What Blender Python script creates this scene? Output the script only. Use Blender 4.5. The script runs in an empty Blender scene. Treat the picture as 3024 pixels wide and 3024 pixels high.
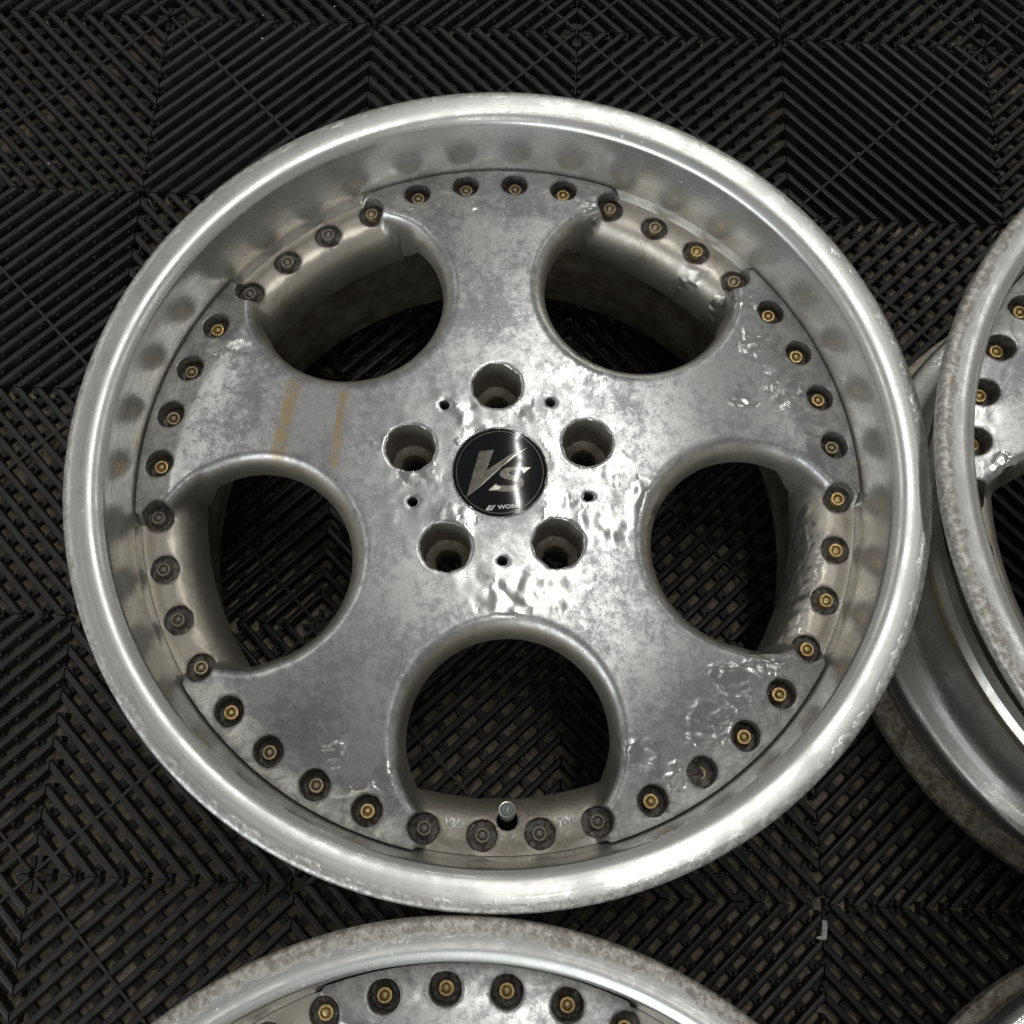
import bpy, math, random
import numpy as np
from mathutils import Vector, Matrix, noise
from mathutils.geometry import delaunay_2d_cdt
R = math.radians
random.seed(7)
sc = bpy.context.scene
COL = sc.collection

# ------------------------------------------------------------------ camera
cam_d = bpy.data.cameras.new('camera')
cam = bpy.data.objects.new('camera', cam_d); COL.objects.link(cam)
cam_d.sensor_width = 36.0; cam_d.lens = 3188.5 / 3024 * 36.0
cam_d.clip_start = 0.01; cam_d.clip_end = 60
CAM = Vector((0.354087, -0.771005, 0.868577))
ROT = Matrix(((0.99927739, -0.03800918, 0.00010087),
              (0.03628110, 0.95304747, -0.30063966),
              (0.01133094, 0.30042607, 0.95373780)))
cam.matrix_world = Matrix.Translation(CAM) @ ROT.to_4x4()
sc.camera = cam

# ------------------------------------------------------------------ world: dim workshop interior, lighter ceiling
w = bpy.data.worlds.new('World'); sc.world = w; w.use_nodes = True
nt = w.node_tree; bg = nt.nodes['Background']
tc = nt.nodes.new('ShaderNodeTexCoord'); sx = nt.nodes.new('ShaderNodeSeparateXYZ')
cr = nt.nodes.new('ShaderNodeValToRGB')
nt.links.new(tc.outputs['Generated'], sx.inputs[0]); nt.links.new(sx.outputs['Z'], cr.inputs[0])
el = cr.color_ramp.elements
el[0].position = 0.0; el[0].color = (0.20, 0.195, 0.18, 1)
el[1].position = 0.85; el[1].color = (0.15, 0.152, 0.15, 1)
e = el.new(0.35); e.color = (0.29, 0.285, 0.268, 1)
nt.links.new(cr.outputs[0], bg.inputs[0]); bg.inputs[1].default_value = 1.0

# ------------------------------------------------------------------ ceiling lamps: honeycomb of LED tubes
TUBE_W, FAR_W, ZL = 2.7, 2.0, 2.5
def tube(a, b, watt):
    d = bpy.data.lights.new('led_tube', 'AREA'); d.shape = 'RECTANGLE'
    v = Vector(b) - Vector(a)
    d.size = v.length * 0.96; d.size_y = 0.022; d.energy = watt; d.color = (1.0, 0.985, 0.955)
    o = bpy.data.objects.new('led_tube', d); COL.objects.link(o)
    o.location = ((a[0] + b[0]) / 2, (a[1] + b[1]) / 2, ZL)
    o.rotation_euler = (0, 0, math.atan2(v.y, v.x))
# the zigzag run over the wheels (its mirror image crosses the centre cap) and the runs left and right of it
ZX = [0.0, 0.07]
for k in range(5):
    y0 = -0.68 + 0.40 * k
    tube((0.55 + ZX[k % 2], y0), (0.55 + ZX[(k + 1) % 2], y0 + 0.36), TUBE_W)
for x0, y0 in ((-1.5, -0.6), (-1.5, 0.5), (2.5, -0.6), (2.5, 0.5), (0.5, 2.3), (0.5, -2.6)):
    fw = FAR_W
    tube((x0, y0), (x0 + 0.12, y0 + 0.5), fw); tube((x0 + 0.12, y0 + 0.5), (x0, y0 + 1.0), fw)

# daylight from the open workshop door behind the photographer
d = bpy.data.lights.new('door_daylight', 'AREA'); d.shape = 'RECTANGLE'; d.size = 3.4; d.size_y = 2.1; d.energy = 76; d.color = (0.90, 0.96, 1.0)
o = bpy.data.objects.new('door_daylight', d); COL.objects.link(o); o.location = (-1.3, -3.1, 1.25); o.rotation_euler = (R(90), 0, R(-30))
sc.view_settings.view_transform = 'Standard'; sc.view_settings.look = 'None'
sc.view_settings.gamma = 1.0; sc.view_settings.exposure = 0.0; sc.view_settings.use_curve_mapping = False
sc.render.engine = 'CYCLES'
sc.cycles.use_denoising = True; sc.cycles.use_adaptive_sampling = True; sc.cycles.adaptive_threshold = 0.025
sc.cycles.max_bounces = 6; sc.cycles.glossy_bounces = 4; sc.cycles.diffuse_bounces = 2
sc.cycles.caustics_reflective = True; sc.cycles.sample_clamp_indirect = 4.0

# ------------------------------------------------------------------ material helpers
class NT:
    def __init__(s, name):
        s.m = bpy.data.materials.new(name); s.m.use_nodes = True
        s.t = s.m.node_tree; s.b = s.t.nodes['Principled BSDF']
        s.tc = s.n('ShaderNodeTexCoord'); s.oi = s.n('ShaderNodeObjectInfo')
        off = s.n('ShaderNodeCombineXYZ')
        mm = s.math('MULTIPLY', s.oi.outputs['Random'], 3.7)
        s.l(mm, off.inputs[2])
        ad = s.n('ShaderNodeVectorMath'); s.l(s.tc.outputs['Object'], ad.inputs[0]); s.l(off.outputs[0], ad.inputs[1])
        s.v = ad.outputs[0]
    def n(s, t): return s.t.nodes.new(t)
    def l(s, a, b): s.t.links.new(a, b)
    def set(s, sock, val):
        if hasattr(val, 'is_output'): s.l(val, sock)
        else: sock.default_value = val
    def math(s, op, a, b=0.0, clamp=False):
        x = s.n('ShaderNodeMath'); x.operation = op; x.use_clamp = clamp
        s.set(x.inputs[0], a); s.set(x.inputs[1], b); return x.outputs[0]
    def noise(s, scale, detail=4, rough=0.6, dist=0.0, vec=None):
        x = s.n('ShaderNodeTexNoise'); s.l(vec or s.v, x.inputs['Vector'])
        x.inputs['Scale'].default_value = scale; x.inputs['Detail'].default_value = detail
        x.inputs['Roughness'].default_value = rough; x.inputs['Distortion'].default_value = dist
        return x.outputs['Fac']
    def vor(s, scale, feat='DISTANCE_TO_EDGE', vec=None):
        x = s.n('ShaderNodeTexVoronoi'); x.feature = feat; s.l(vec or s.v, x.inputs['Vector'])
        x.inputs['Scale'].default_value = scale; return x.outputs['Distance']
    def ramp(s, f, a, b, lo=0.0, hi=1.0):
        x = s.n('ShaderNodeMapRange'); x.interpolation_type = 'SMOOTHSTEP'
        s.set(x.inputs[0], f); x.inputs[1].default_value = a; x.inputs[2].default_value = b
        x.inputs[3].default_value = lo; x.inputs[4].default_value = hi; return x.outputs[0]
    def mix(s, f, a, b):
        x = s.n('ShaderNodeMix'); x.data_type = 'RGBA'; s.set(x.inputs[0], f)
        for k, c in ((6, a), (7, b)):
            if hasattr(c, 'is_output'): s.l(c, x.inputs[k])
            else: x.inputs[k].default_value = (*c, 1)
        return x.outputs[2]
    def stretch(s, rot, sx, sy):
        x = s.n('ShaderNodeMapping'); s.l(s.v, x.inputs[0]); x.inputs['Rotation'].default_value = (0, 0, rot)
        x.inputs['Scale'].default_value = (sx, sy, 1); return x.outputs[0]
    def polar(s, kr, ka):
        r, z, x = s.radius(); a = s.math('ARCTAN2', x.outputs[1], x.outputs[0])
        c = s.n('ShaderNodeCombineXYZ'); s.l(s.math('MULTIPLY', r, kr), c.inputs[0]); s.l(s.math('MULTIPLY', a, ka), c.inputs[1])
        s.l(s.math('MULTIPLY', z, kr), c.inputs[2]); return c.outputs[0]
    def attr(s, name):
        x = s.n('ShaderNodeAttribute'); x.attribute_name = name; return x.outputs['Fac']
    def bump(s, h, strength, dist, prev=None):
        x = s.n('ShaderNodeBump'); x.inputs['Strength'].default_value = strength
        x.inputs['Distance'].default_value = dist; s.set(x.inputs['Height'], h)
        if prev is not None: s.l(prev, x.inputs['Normal'])
        return x.outputs[0]
    def radius(s):
        x = s.n('ShaderNodeSeparateXYZ'); s.l(s.tc.outputs['Object'], x.inputs[0])
        a = s.math('MULTIPLY', x.outputs[0], x.outputs[0]); b = s.math('MULTIPLY', x.outputs[1], x.outputs[1])
        return s.math('SQRT', s.math('ADD', a, b)), x.outputs[2], x
    def fin(s, col=None, rough=None, metal=None, normal=None, **kw):
        for k, v in (('Base Color', col), ('Roughness', rough), ('Metallic', metal), ('Normal', normal)):
            if v is None: continue
            if isinstance(v, tuple): v = (*v, 1)
            s.set(s.b.inputs[k], v)
        for k, v in kw.items(): s.set(s.b.inputs[k.replace('_', ' ')], v)
        return s.m

# worn machined aluminium of the wheel centre: mottled oxidation, peeled lacquer, stains
def mat_disc():
    s = NT('worn_aluminium')
    melt, dirt_shade, stain, pad = s.attr('melt'), s.attr('dirt_shade'), s.attr('stain'), s.attr('pad')
    cloud = s.noise(20, 3, 0.6); patch = s.noise(150, 5, 0.80, 0.3); grain = s.noise(900, 2, 0.75)
    mott = s.math('ADD', s.math('MULTIPLY', cloud, 0.45), s.math('MULTIPLY', patch, 0.55))
    mott = s.math('ADD', mott, s.math('MULTIPLY', s.math('SUBTRACT', grain, 0.5), 0.30))
    ox = s.ramp(mott, 0.40, 0.60)
    c = s.mix(ox, (0.265, 0.27, 0.28), (0.565, 0.563, 0.553))
    scr = s.math('MAXIMUM', s.ramp(s.noise(420, 1, 0.5, vec=s.stretch(0.5, 1, 0.03)), 0.66, 0.72), s.ramp(s.noise(420, 1, 0.5, vec=s.stretch(-1.0, 1, 0.03)), 0.67, 0.73))
    c = s.mix(s.math('MULTIPLY', scr, 0.12), c, (0.68, 0.68, 0.66))
    c = s.mix(s.math('MULTIPLY', pad, 0.85), c, (0.60, 0.555, 0.475))
    pd = s.math('MULTIPLY', s.ramp(s.noise(50, 5, 0.75), 0.50, 0.70), pad)
    c = s.mix(s.math('MULTIPLY', pd, 0.55), c, (0.33, 0.27, 0.20))
    c = s.mix(s.math('MULTIPLY', melt, 0.45), c, (0.63, 0.625, 0.605))
    c = s.mix(s.math('MULTIPLY', stain, s.ramp(patch, 0.36, 0.56, 0.1, 0.8)), c, (0.45, 0.34, 0.15))
    c = s.mix(s.math('MULTIPLY', dirt_shade, s.ramp(s.noise(330, 4, 0.7), 0.34, 0.66, 1.0, 0.60)), c, (0.060, 0.044, 0.030))
    sp = s.ramp(s.noise(420, 1, 0.5), 0.735, 0.755)
    c = s.mix(s.math('MULTIPLY', sp, 0.6), c, (0.75, 0.75, 0.73))
    ro = s.math('ADD', s.ramp(mott, 0.36, 0.62, 0.43, 0.31), s.math('MULTIPLY', melt, -0.14))
    ro = s.math('ADD', ro, s.math('MULTIPLY', pad, 0.07))
    ro = s.math('ADD', ro, s.math('MULTIPLY', dirt_shade, 0.25), True)
    wr = s.noise(52, 1.2, 0.5, 0.2)
    far = s.ramp(s.radius()[0], 0.11, 0.18)
    wr2 = s.math('MULTIPLY', s.math('SUBTRACT', s.noise(95, 1.0, 0.5, 0.3, vec=s.stretch(0.35, 1.0, 0.55)), 0.5), s.math('MULTIPLY', far, 1.6))
    hw = s.math('MULTIPLY', s.math('ADD', s.math('SUBTRACT', wr, 0.5), wr2), melt)
    n = s.bump(hw, 0.6, 0.0040)
    n = s.bump(s.math('MULTIPLY', s.noise(500, 2, 0.7), dirt_shade), 0.6, 0.0012, n)
    me = s.math('MULTIPLY', s.ramp(dirt_shade, 0.2, 1.0, 1.0, 0.35), 0.88)
    return s.fin(c, ro, me, n)

# lip: brushed flange, polished step wall, scuffed outer edge
def mat_lip():
    s = NT('lip_aluminium')
    r, z, sep = s.radius()
    we = s.n('ShaderNodeAttribute'); we.attribute_type = 'OBJECT'; we.attribute_name = 'wear'; wear = we.outputs['Fac']
    edge = s.ramp(s.math('ADD', s.math('ADD', r, s.math('MULTIPLY', wear, 0.0055)), s.math('MULTIPLY', s.math('SUBTRACT', s.noise(60, 5, 0.75), 0.5), 0.018)), 0.2695, 0.2742)
    wall = s.ramp(r, 0.2518, 0.2508)
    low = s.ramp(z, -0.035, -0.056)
    cloud = s.noise(30, 5, 0.70); grain = s.noise(800, 4, 0.75)
    mott = s.math('ADD', cloud, s.math('MULTIPLY', s.math('SUBTRACT', grain, 0.5), 0.22))
    ox = s.ramp(mott, 0.40, 0.60)
    lines = s.noise(1.0, 2, 0.7, vec=s.polar(1400.0, 1.2))
    mott = s.math('ADD', mott, s.math('MULTIPLY', s.math('SUBTRACT', lines, 0.5), 0.6))
    c = s.mix(ox, (0.56, 0.555, 0.54), (0.68, 0.675, 0.655))
    cw = s.mix(s.ramp(s.noise(22, 5, 0.6), 0.35, 0.65), (0.60, 0.58, 0.53), (0.72, 0.715, 0.69))
    c = s.mix(wall, c, cw)
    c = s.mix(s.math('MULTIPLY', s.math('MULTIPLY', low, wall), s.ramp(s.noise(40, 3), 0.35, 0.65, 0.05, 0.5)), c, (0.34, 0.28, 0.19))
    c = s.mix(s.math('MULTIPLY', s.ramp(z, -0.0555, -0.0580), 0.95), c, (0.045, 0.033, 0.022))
    sc_ = s.ramp(s.noise(260, 4, 0.75), 0.40, 0.62)
    c = s.mix(s.math('MULTIPLY', edge, 0.8), c, s.mix(sc_, s.mix(wear, (0.22, 0.205, 0.18), (0.22, 0.185, 0.14)), s.mix(wear, (0.62, 0.61, 0.58), (0.58, 0.555, 0.51))))
    sp = s.ramp(s.noise(240, 2, 0.5), 0.70, 0.725)
    c = s.mix(s.math('MULTIPLY', sp, 0.75), c, (0.82, 0.81, 0.79))
    ro = s.ramp(mott, 0.34, 0.66, 0.38, 0.26)
    ro = s.math('ADD', ro, s.math('MULTIPLY', wall, -0.03))
    ro = s.math('ADD', ro, s.math('MULTIPLY', edge, 0.16))
    ro = s.math('ADD', ro, s.math('MULTIPLY', sp, 0.25), True)
    n = s.bump(s.math('MULTIPLY', s.noise(210, 4, 0.7), edge), 0.4, 0.0012)
    return s.fin(c, ro, s.math('SUBTRACT', 0.90, s.math('ADD', s.math('MULTIPLY', edge, 0.25), s.math('MULTIPLY', wall, 0.16))), n)

def mat_barrel():
    s = NT('barrel_aluminium')
    r, z, sep = s.radius()
    cv = s.n('ShaderNodeCombineXYZ'); s.l(s.math('MULTIPLY', r, 1.0), cv.inputs[0]); s.l(z, cv.inputs[2])
    groove = s.noise(1500, 1, 0.5, vec=cv.outputs[0])
    cloud = s.noise(28, 5, 0.70)
    c = s.mix(s.ramp(cloud, 0.38, 0.62), (0.56, 0.55, 0.52), (0.74, 0.73, 0.70))
    low = s.ramp(s.math('ADD', z, s.math('MULTIPLY', s.math('SUBTRACT', s.noise(90, 6, 0.75), 0.5), 0.022)), 0.030, 0.018)
    c = s.mix(s.math('MULTIPLY', low, s.ramp(s.noise(130, 6, 0.7), 0.3, 0.6, 0.45, 1.0)), c, s.mix(s.ramp(s.noise(210, 4, 0.75), 0.42, 0.60), (0.20, 0.155, 0.105), (0.47, 0.42, 0.345)))
    mk = s.math('MULTIPLY', s.ramp(s.noise(48, 7, 0.85, 0.6), 0.66, 0.70), s.math('MULTIPLY', s.ramp(z, 0.090, 0.080), s.ramp(z, 0.044, 0.050)))
    c = s.mix(s.math('MULTIPLY', mk, 0.85), c, (0.10, 0.10, 0.10))
    blk = s.math('MULTIPLY', s.ramp(s.noise(150, 8, 0.8), 0.56, 0.66), s.math('MULTIPLY', s.ramp(z, 0.046, 0.036), s.ramp(z, 0.014, 0.020)))
    c = s.mix(blk, c, (0.03, 0.027, 0.022))
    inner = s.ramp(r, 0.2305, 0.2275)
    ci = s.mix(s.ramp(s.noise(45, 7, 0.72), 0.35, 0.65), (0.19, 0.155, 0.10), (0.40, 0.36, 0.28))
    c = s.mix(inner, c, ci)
    yel = s.math('MULTIPLY', s.ramp(z, 0.128, 0.136), s.ramp(z, 0.150, 0.142))
    c = s.mix(s.math('MULTIPLY', yel, 0.6), c, (0.50, 0.40, 0.20))
    ro = s.math('ADD', s.ramp(cloud, 0.35, 0.65, 0.34, 0.22), s.math('MULTIPLY', low, 0.25))
    ro = s.math('ADD', ro, s.math('MULTIPLY', inner, 0.30), True)
    n = s.bump(groove, 0.25, 0.0006)
    n = s.bump(s.math('MULTIPLY', s.noise(300, 6, 0.75), low), 0.6, 0.0015, n)
    return s.fin(c, ro, s.ramp(s.math('MAXIMUM', low, inner), 0, 1, 0.85, 0.40), n)

def mat_simple(name, col, rough, metal=0.0, nscale=None, col2=None, bump=0.0, **kw):
    s = NT(name); c = col; n = None
    if nscale:
        f = s.ramp(s.noise(nscale, 6, 0.7), 0.35, 0.65)
        c = s.mix(f, col, col2 or tuple(x * 0.6 for x in col))
        if bump: n = s.bump(s.noise(nscale * 3, 5, 0.7), bump, 0.0008)
    return s.fin(c, rough, metal, n, **kw)

M_DISC, M_LIP, M_BAR = mat_disc(), mat_lip(), mat_barrel()
M_BRASS = mat_simple('brass', (0.72, 0.54, 0.25), 0.32, 0.85, 700, (0.46, 0.34, 0.16), 0.3)
M_DULL = mat_simple('tarnished_brass', (0.50, 0.42, 0.27), 0.42, 0.75, 600, (0.30, 0.245, 0.16), 0.4)
M_GREY = mat_simple('corroded_steel', (0.33, 0.30, 0.26), 0.55, 0.6, 600, (0.19, 0.17, 0.145), 0.5)
M_CAP = mat_simple('black_lacquer', (0.0045, 0.005, 0.0065), 0.6, 0.0, None, None, Specular_IOR_Level=0.0, Coat_Weight=1.0, Coat_Roughness=0.09)
M_CHROME = mat_simple('cap_ring_metal', (0.45, 0.44, 0.42), 0.22, 1.0, 400, (0.2, 0.2, 0.19))
M_EMB = mat_simple('champagne_foil', (0.17, 0.162, 0.132), 0.42, 0.8, 220, (0.10, 0.094, 0.075), 0.0, Coat_Weight=1.0, Coat_Roughness=0.09)
M_EMB2 = mat_simple('pale_foil', (0.66, 0.64, 0.56), 0.35, 0.85, 220, (0.45, 0.43, 0.36), 0.0, Coat_Weight=1.0, Coat_Roughness=0.09)
M_WHITE = mat_simple('white_print', (0.72, 0.72, 0.70), 0.4, 0.0, None, None, Coat_Weight=1.0, Coat_Roughness=0.09)
M_VCAP = mat_simple('grey_valve_cap', (0.21, 0.225, 0.22), 0.16, 0.0)
M_VRIM = mat_simple('valve_metal', (0.5, 0.5, 0.48), 0.3, 1.0)
M_RUB = mat_simple('black_rubber', (0.012, 0.011, 0.010), 0.5, 0.0)
M_FLAKE = mat_simple('paint_flake', (0.62, 0.62, 0.60), 0.5, 0.0, 600, (0.40, 0.40, 0.38), 0.3)

# ------------------------------------------------------------------ mesh helpers
def mesh_obj(name, verts, faces, mat, parent=None, smooth=True, sharp=None, attrs=None):
    me = bpy.data.meshes.new(name); me.from_pydata([tuple(v) for v in verts], [], faces)
    me.update()
    if smooth:
        me.polygons.foreach_set('use_smooth', [True] * len(me.polygons))
        if sharp: me.set_sharp_from_angle(angle=R(sharp))
    if mat: me.materials.append(mat)
    for k, a in (attrs or {}).items():
        at = me.attributes.new(k, 'FLOAT', 'POINT'); at.data.foreach_set('value', np.asarray(a, dtype=np.float32))
    return link(name, me, parent)
def link(name, me, parent=None):
    o = bpy.data.objects.new(name, me); COL.objects.link(o)
    if parent: o.parent = parent
    return o
def tag(o, label, cat, group=None):
    o['label'] = label; o['category'] = cat
    if group: o['group'] = group
def lathe(prof, n=256, closed=False, jitter=None):
    """prof: (r, z) list in mm"""
    V, F = [], []
    m = len(prof)
    for i in range(n):
        a = 2 * math.pi * i / n; ca, sa = math.cos(a), math.sin(a)
        for k, (r, z) in enumerate(prof):
            if jitter:
                dr, dz = jitter(k, a, r, z); r += dr; z += dz
            V.append((r * ca / 1000, r * sa / 1000, z / 1000))
    for i in range(n):
        j = (i + 1) % n
        for k in range(m if closed else m - 1):
            q = (k + 1) % m
            F.append((i * m + k, j * m + k, j * m + q, i * m + q))
    return V, F
def sstep(a, b, x):
    t = np.clip((x - a) / (b - a), 0, 1); return t * t * (3 - 2 * t)

# ------------------------------------------------------------------ wheel centre (local frame: a spoke at 0 deg, z measured below the rim top, mm)
ZREF = 226.0                       # every z below is for a wheel whose rim top is 226 mm up
HU, HR = 174.0, 65.5               # window: centre radius and size
PADR = 208.5
ROLL_T = [0.0, 0.22, 0.42, 0.6, 0.74, 0.85, 0.93, 0.98]
def face_z(r):
    return 189 - 17.5 * np.clip((r - 88) / 158.5, 0, None) ** 2.2
def fold(x, y):
    r = np.hypot(x, y); th = np.degrees(np.arctan2(y, x))
    psi = (th % 72.0) - 36.0
    u = r * np.cos(np.radians(psi)); v = r * np.sin(np.radians(psi))
    du = u - HU; d = np.hypot(du, v)
    rp = 76.0 + 3.0 * np.clip(-du / np.maximum(d, 1e-6), 0, 1) ** 2
    return r, psi, d, rp
def pocket(r, psi, d, rp):
    """distance inside the window pocket; near the ring its sides run radially"""
    return np.where(r > 226, np.maximum(rp - d, (math.radians(14.3) - np.radians(np.abs(psi))) * r), rp - d)
def surf(x, y):
    r, psi, d, rp = fold(x, y)
    zf = face_z(r)
    q = pocket(r, psi, d, rp)
    t = np.clip(q / (rp - HR), 0, 1)
    h = 21 + 19 * sstep(192, 207, r)
    zr = zf - h * (1 - np.sqrt(np.clip(1 - t * t, 0, 1)))
    tp = np.clip((227 - r) / 18.5, 0, 1)
    zp = 165.5 - 1.8 * sstep(235, 244, r) - 36 * (1 - np.sqrt(np.clip(1 - tp * tp, 0, 1)))
    inp = (q > 0) & (r > PADR - 0.2)
    zr2 = np.where(q > rp - HR - 0.01, -1e3, zr)
    k = 1.6
    hh = np.clip(0.5 + 0.5 * (zr2 - zp) / k, 0, 1)
    sm = zp * (1 - hh) + zr2 * hh + k * hh * (1 - hh)
    return np.where(inp, np.where(zr2 < -500, zp, sm), zr)
def rout(th):
    psi = (th % 72.0) - 36.0
    return 246.5 - 2.0 * (1 - sstep(14.0, 14.5, np.abs(psi)))

MELT_MAIN = [(27.8,9.8,14),(38.1,23.4,9),(39.3,-20.7,10),(73.8,-54.9,14),(65.7,-71,10),(-1.6,-73.9,16),(-39.5,-67.1,18),(-70.9,-36.4,18),(-79.2,-11.7,16),(-83.3,1.6,14),(-36.4,33.8,12),(2.1,51.4,12),(24.7,71.9,10),(-24.4,-36.3,14),(-27.4,22.4,8),(-21.3,-90.9,14),(-130.6,-163.8,10),(-149.4,-142.5,14),(-163.9,-130.4,14),(-171.9,-119,10),(-126.5,-173,14),(93.4,-189.4,14),(69.8,-198.8,14),(49.1,-205.9,12),(33.7,-215.9,10),(50.1,-170.8,8),(122.8,-185.2,10),(119.9,195.3,9),(103.8,180.4,8),(99.1,199,8),(215.3,61.9,6),(218.3,66.8,8),(208.3,12.5,5),(211.9,-69.5,8),(-202.4,-103.7,8),(-187.3,-81.7,10),(-196.5,78.2,8),(-202.1,92.8,8),(-179.1,109.7,8),(-53,-205.7,16),(-80.4,-198,16),(-102.6,-184.4,16),(-29.5,-206.2,12),(159.2,-147.3,8),(134,-169.4,8)]
STAIN_MAIN = [((69, 139.5), (18.4, 148.7), 6.0), ((60.1, 104.9), (9, 110.5), 3.6)]
LUG_R, LUG_PCD, SMALL_PCD = 16.8, 62.6, 61.3
BOLT_PCD, REC_R = 232.5, 9.9
BOLT_ANG = [4.5 + 9 * k for k in range(40)]

def build_disc(name, melt_blobs, stains, seed):
    rng = np.random.RandomState(seed)
    pts, loops, cons = [], [], []
    def ring(cx, cy, rad, n, jit=None, con=False, key=None):
        base = len(pts); a0 = rng.rand() * 0.2
        for i in range(n):
            a = a0 + 2 * math.pi * i / n
            r = rad + (jit(a) if jit else 0.0)
            pts.append((cx + r * math.cos(a), cy + r * math.sin(a)))
        if con:
            ids = list(range(base, base + n)); loops.append((key, ids, (cx, cy)))
            cons.extend((ids[i], ids[(i + 1) % n]) for i in range(n))
    def chip(amp, sd):
        return lambda a: amp * (noise.noise(Vector((math.cos(a) * 2.2, math.sin(a) * 2.2, sd))) + 0.6 * noise.noise(Vector((math.cos(a) * 7, math.sin(a) * 7, sd + 9))))
    holes = []                                            # (x, y, fn radius, key)
    for k in range(5):
        a = R(72 * k); c = (LUG_PCD * math.cos(a), LUG_PCD * math.sin(a)); j = chip(1.25, seed + k)
        ring(*c, LUG_R, 64, j, True, 'lug'); ring(*c, LUG_R + 0.9, 64, j); ring(*c, LUG_R + 2.6, 52)
        holes.append((*c, LUG_R + 2.6))
        a = R(72 * k + 36); c = (SMALL_PCD * math.cos(a), SMALL_PCD * math.sin(a)); j = chip(0.6, seed + 20 + k)
        ring(*c, 3.5, 20, j, True, 'small'); ring(*c, 4.5, 20, j)
        holes.append((*c, 4.5))
    for k, an in enumerate(BOLT_ANG):
        a = R(an); c = (BOLT_PCD * math.cos(a), BOLT_PCD * math.sin(a)); j = chip(0.55, seed + 40 + k)
        ring(*c, REC_R, 30, j, True, 'bolt'); ring(*c, REC_R + 0.8, 30, j); ring(*c, REC_R + 2.2, 26)
        holes.append((*c, REC_R + 2.2))
    # valve bore in the pad at 180 deg
    ring(-223.0, 2.0, 6.6, 24, chip(0.3, seed), True, 'valve'); ring(-223.0, 2.0, 7.4, 24)
    holes.append((-223.0, 2.0, 7.4))
    H = np.array(holes)
    def clear(x, y, m=0.7):
        return np.all(np.hypot(x - H[:, 0], y - H[:, 1]) > H[:, 2] + m)
    ca0 = math.acos((PADR ** 2 - HU ** 2 - HR ** 2) / (2 * HU * HR))
    psi0 = math.degrees(math.atan2(HR * math.sin(ca0), HU + HR * math.cos(ca0)))
    for k in range(5):
        hc = R(72 * k + 36); ch, sh = math.cos(hc), math.sin(hc)
        base = len(pts)
        for i in range(150):
            al = ca0 + (2 * math.pi - 2 * ca0) * i / 149
            u, v = HU + HR * math.cos(al), HR * math.sin(al)
            pts.append((u * ch - v * sh, u * sh + v * ch))
        for i in range(1, 90):
            ps = -psi0 + 2 * psi0 * i / 90
            rr = PADR + 0.9 * noise.noise(Vector((ps * 0.25, seed + k, 0))) * math.sin(math.pi * i / 90)
            u, v = rr * math.cos(R(ps)), rr * math.sin(R(ps))
            pts.append((u * ch - v * sh, u * sh + v * ch))
        ids = list(range(base, len(pts))); loops.append(('window', ids, (HU * ch, HU * sh)))
        cons.extend((ids[i], ids[(i + 1) % len(ids)]) for i in range(len(ids)))
        for t in ROLL_T:
            for i in range(220):
                al = 2 * math.pi * (i + 0.5 * (ROLL_T.index(t) % 2)) / 220
                rp = 76 + 3 * max(0, -math.cos(al)) ** 2
                d = rp - (rp - HR) * t
                u, v = HU + d * math.cos(al), d * math.sin(al)
                rr = math.hypot(u, v)
                if rr > 240: continue
                if rr > PADR - 1 and t > 0.8: continue
                x, y = u * ch - v * sh, u * sh + v * ch
                if clear(x, y): pts.append((x, y))
            if t > 0:
                rr = 227 - 18.5 * t
                for i in range(100):
                    ps = -19 + 38 * (i + 0.5 * (ROLL_T.index(t) % 2)) / 100
                    u, v = rr * math.cos(R(ps)), rr * math.sin(R(ps))
                    if math.hypot(u - HU, v) > HR - 1.0: continue
                    x, y = u * ch - v * sh, u * sh + v * ch
                    if clear(x, y): pts.append((x, y))
    # rims of the disc
    base = len(pts)
    NO = 900
    for i in range(NO):
        th = 360 * i / NO; r = float(rout(th)); pts.append((r * math.cos(R(th)), r * math.sin(R(th))))
    ids = list(range(base, base + NO)); loops.append(('outer', ids, (0, 0))); cons.extend((ids[i], ids[(i + 1) % NO]) for i in range(NO))
    for i in range(450):
        th = 360 * i / 450; r = float(rout(th)) - 1.6; x, y = r * math.cos(R(th)), r * math.sin(R(th))
        if clear(x, y, 0.3): pts.append((x, y))
    ring(0, 0, 31.0, 110, None, True, 'hub'); ring(0, 0, 32.2, 110); ring(0, 0, 34.2, 100)
    # fill
    g = 2.3; xs = np.arange(-246, 247, g); X, Y = np.meshgrid(xs, np.arange(-246, 247, g * 0.866))
    X[1::2] += g / 2
    X = X.ravel() + rng.uniform(-.3, .3, X.size); Y = Y.ravel() + rng.uniform(-.3, .3, Y.size)
    r, psi, d, rp = fold(X, Y)
    ok = (r > 35.5) & (r < rout(np.degrees(np.arctan2(Y, X))) - 2.6) & ((d > rp + 1.2) | ((d < HR - 1.2) & (r > 228)) | ((r > 229) & (d < rp + 2)))
    X, Y = X[ok], Y[ok]
    D = np.ones(len(X), bool)
    for hx, hy, hr in holes: D &= np.hypot(X - hx, Y - hy) > hr + 1.0
    pts.extend(zip(X[D].tolist(), Y[D].tolist()))
    ov, oe, of, ovi, _, _ = delaunay_2d_cdt([Vector(p) for p in pts], cons, [], 0, 1e-5)
    P = np.array([(v.x, v.y) for v in ov])
    back = {}
    for i, src in enumerate(ovi):
        for q in src: back[q] = i
    F = np.array([f for f in of if len(f) == 3])
    cen = P[F].mean(axis=1)
    r, psi, d, rp = fold(cen[:, 0], cen[:, 1])
    keep = (r > 30.9) & ~((d < HR - 0.02) & (r < PADR - 1.0))
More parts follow.
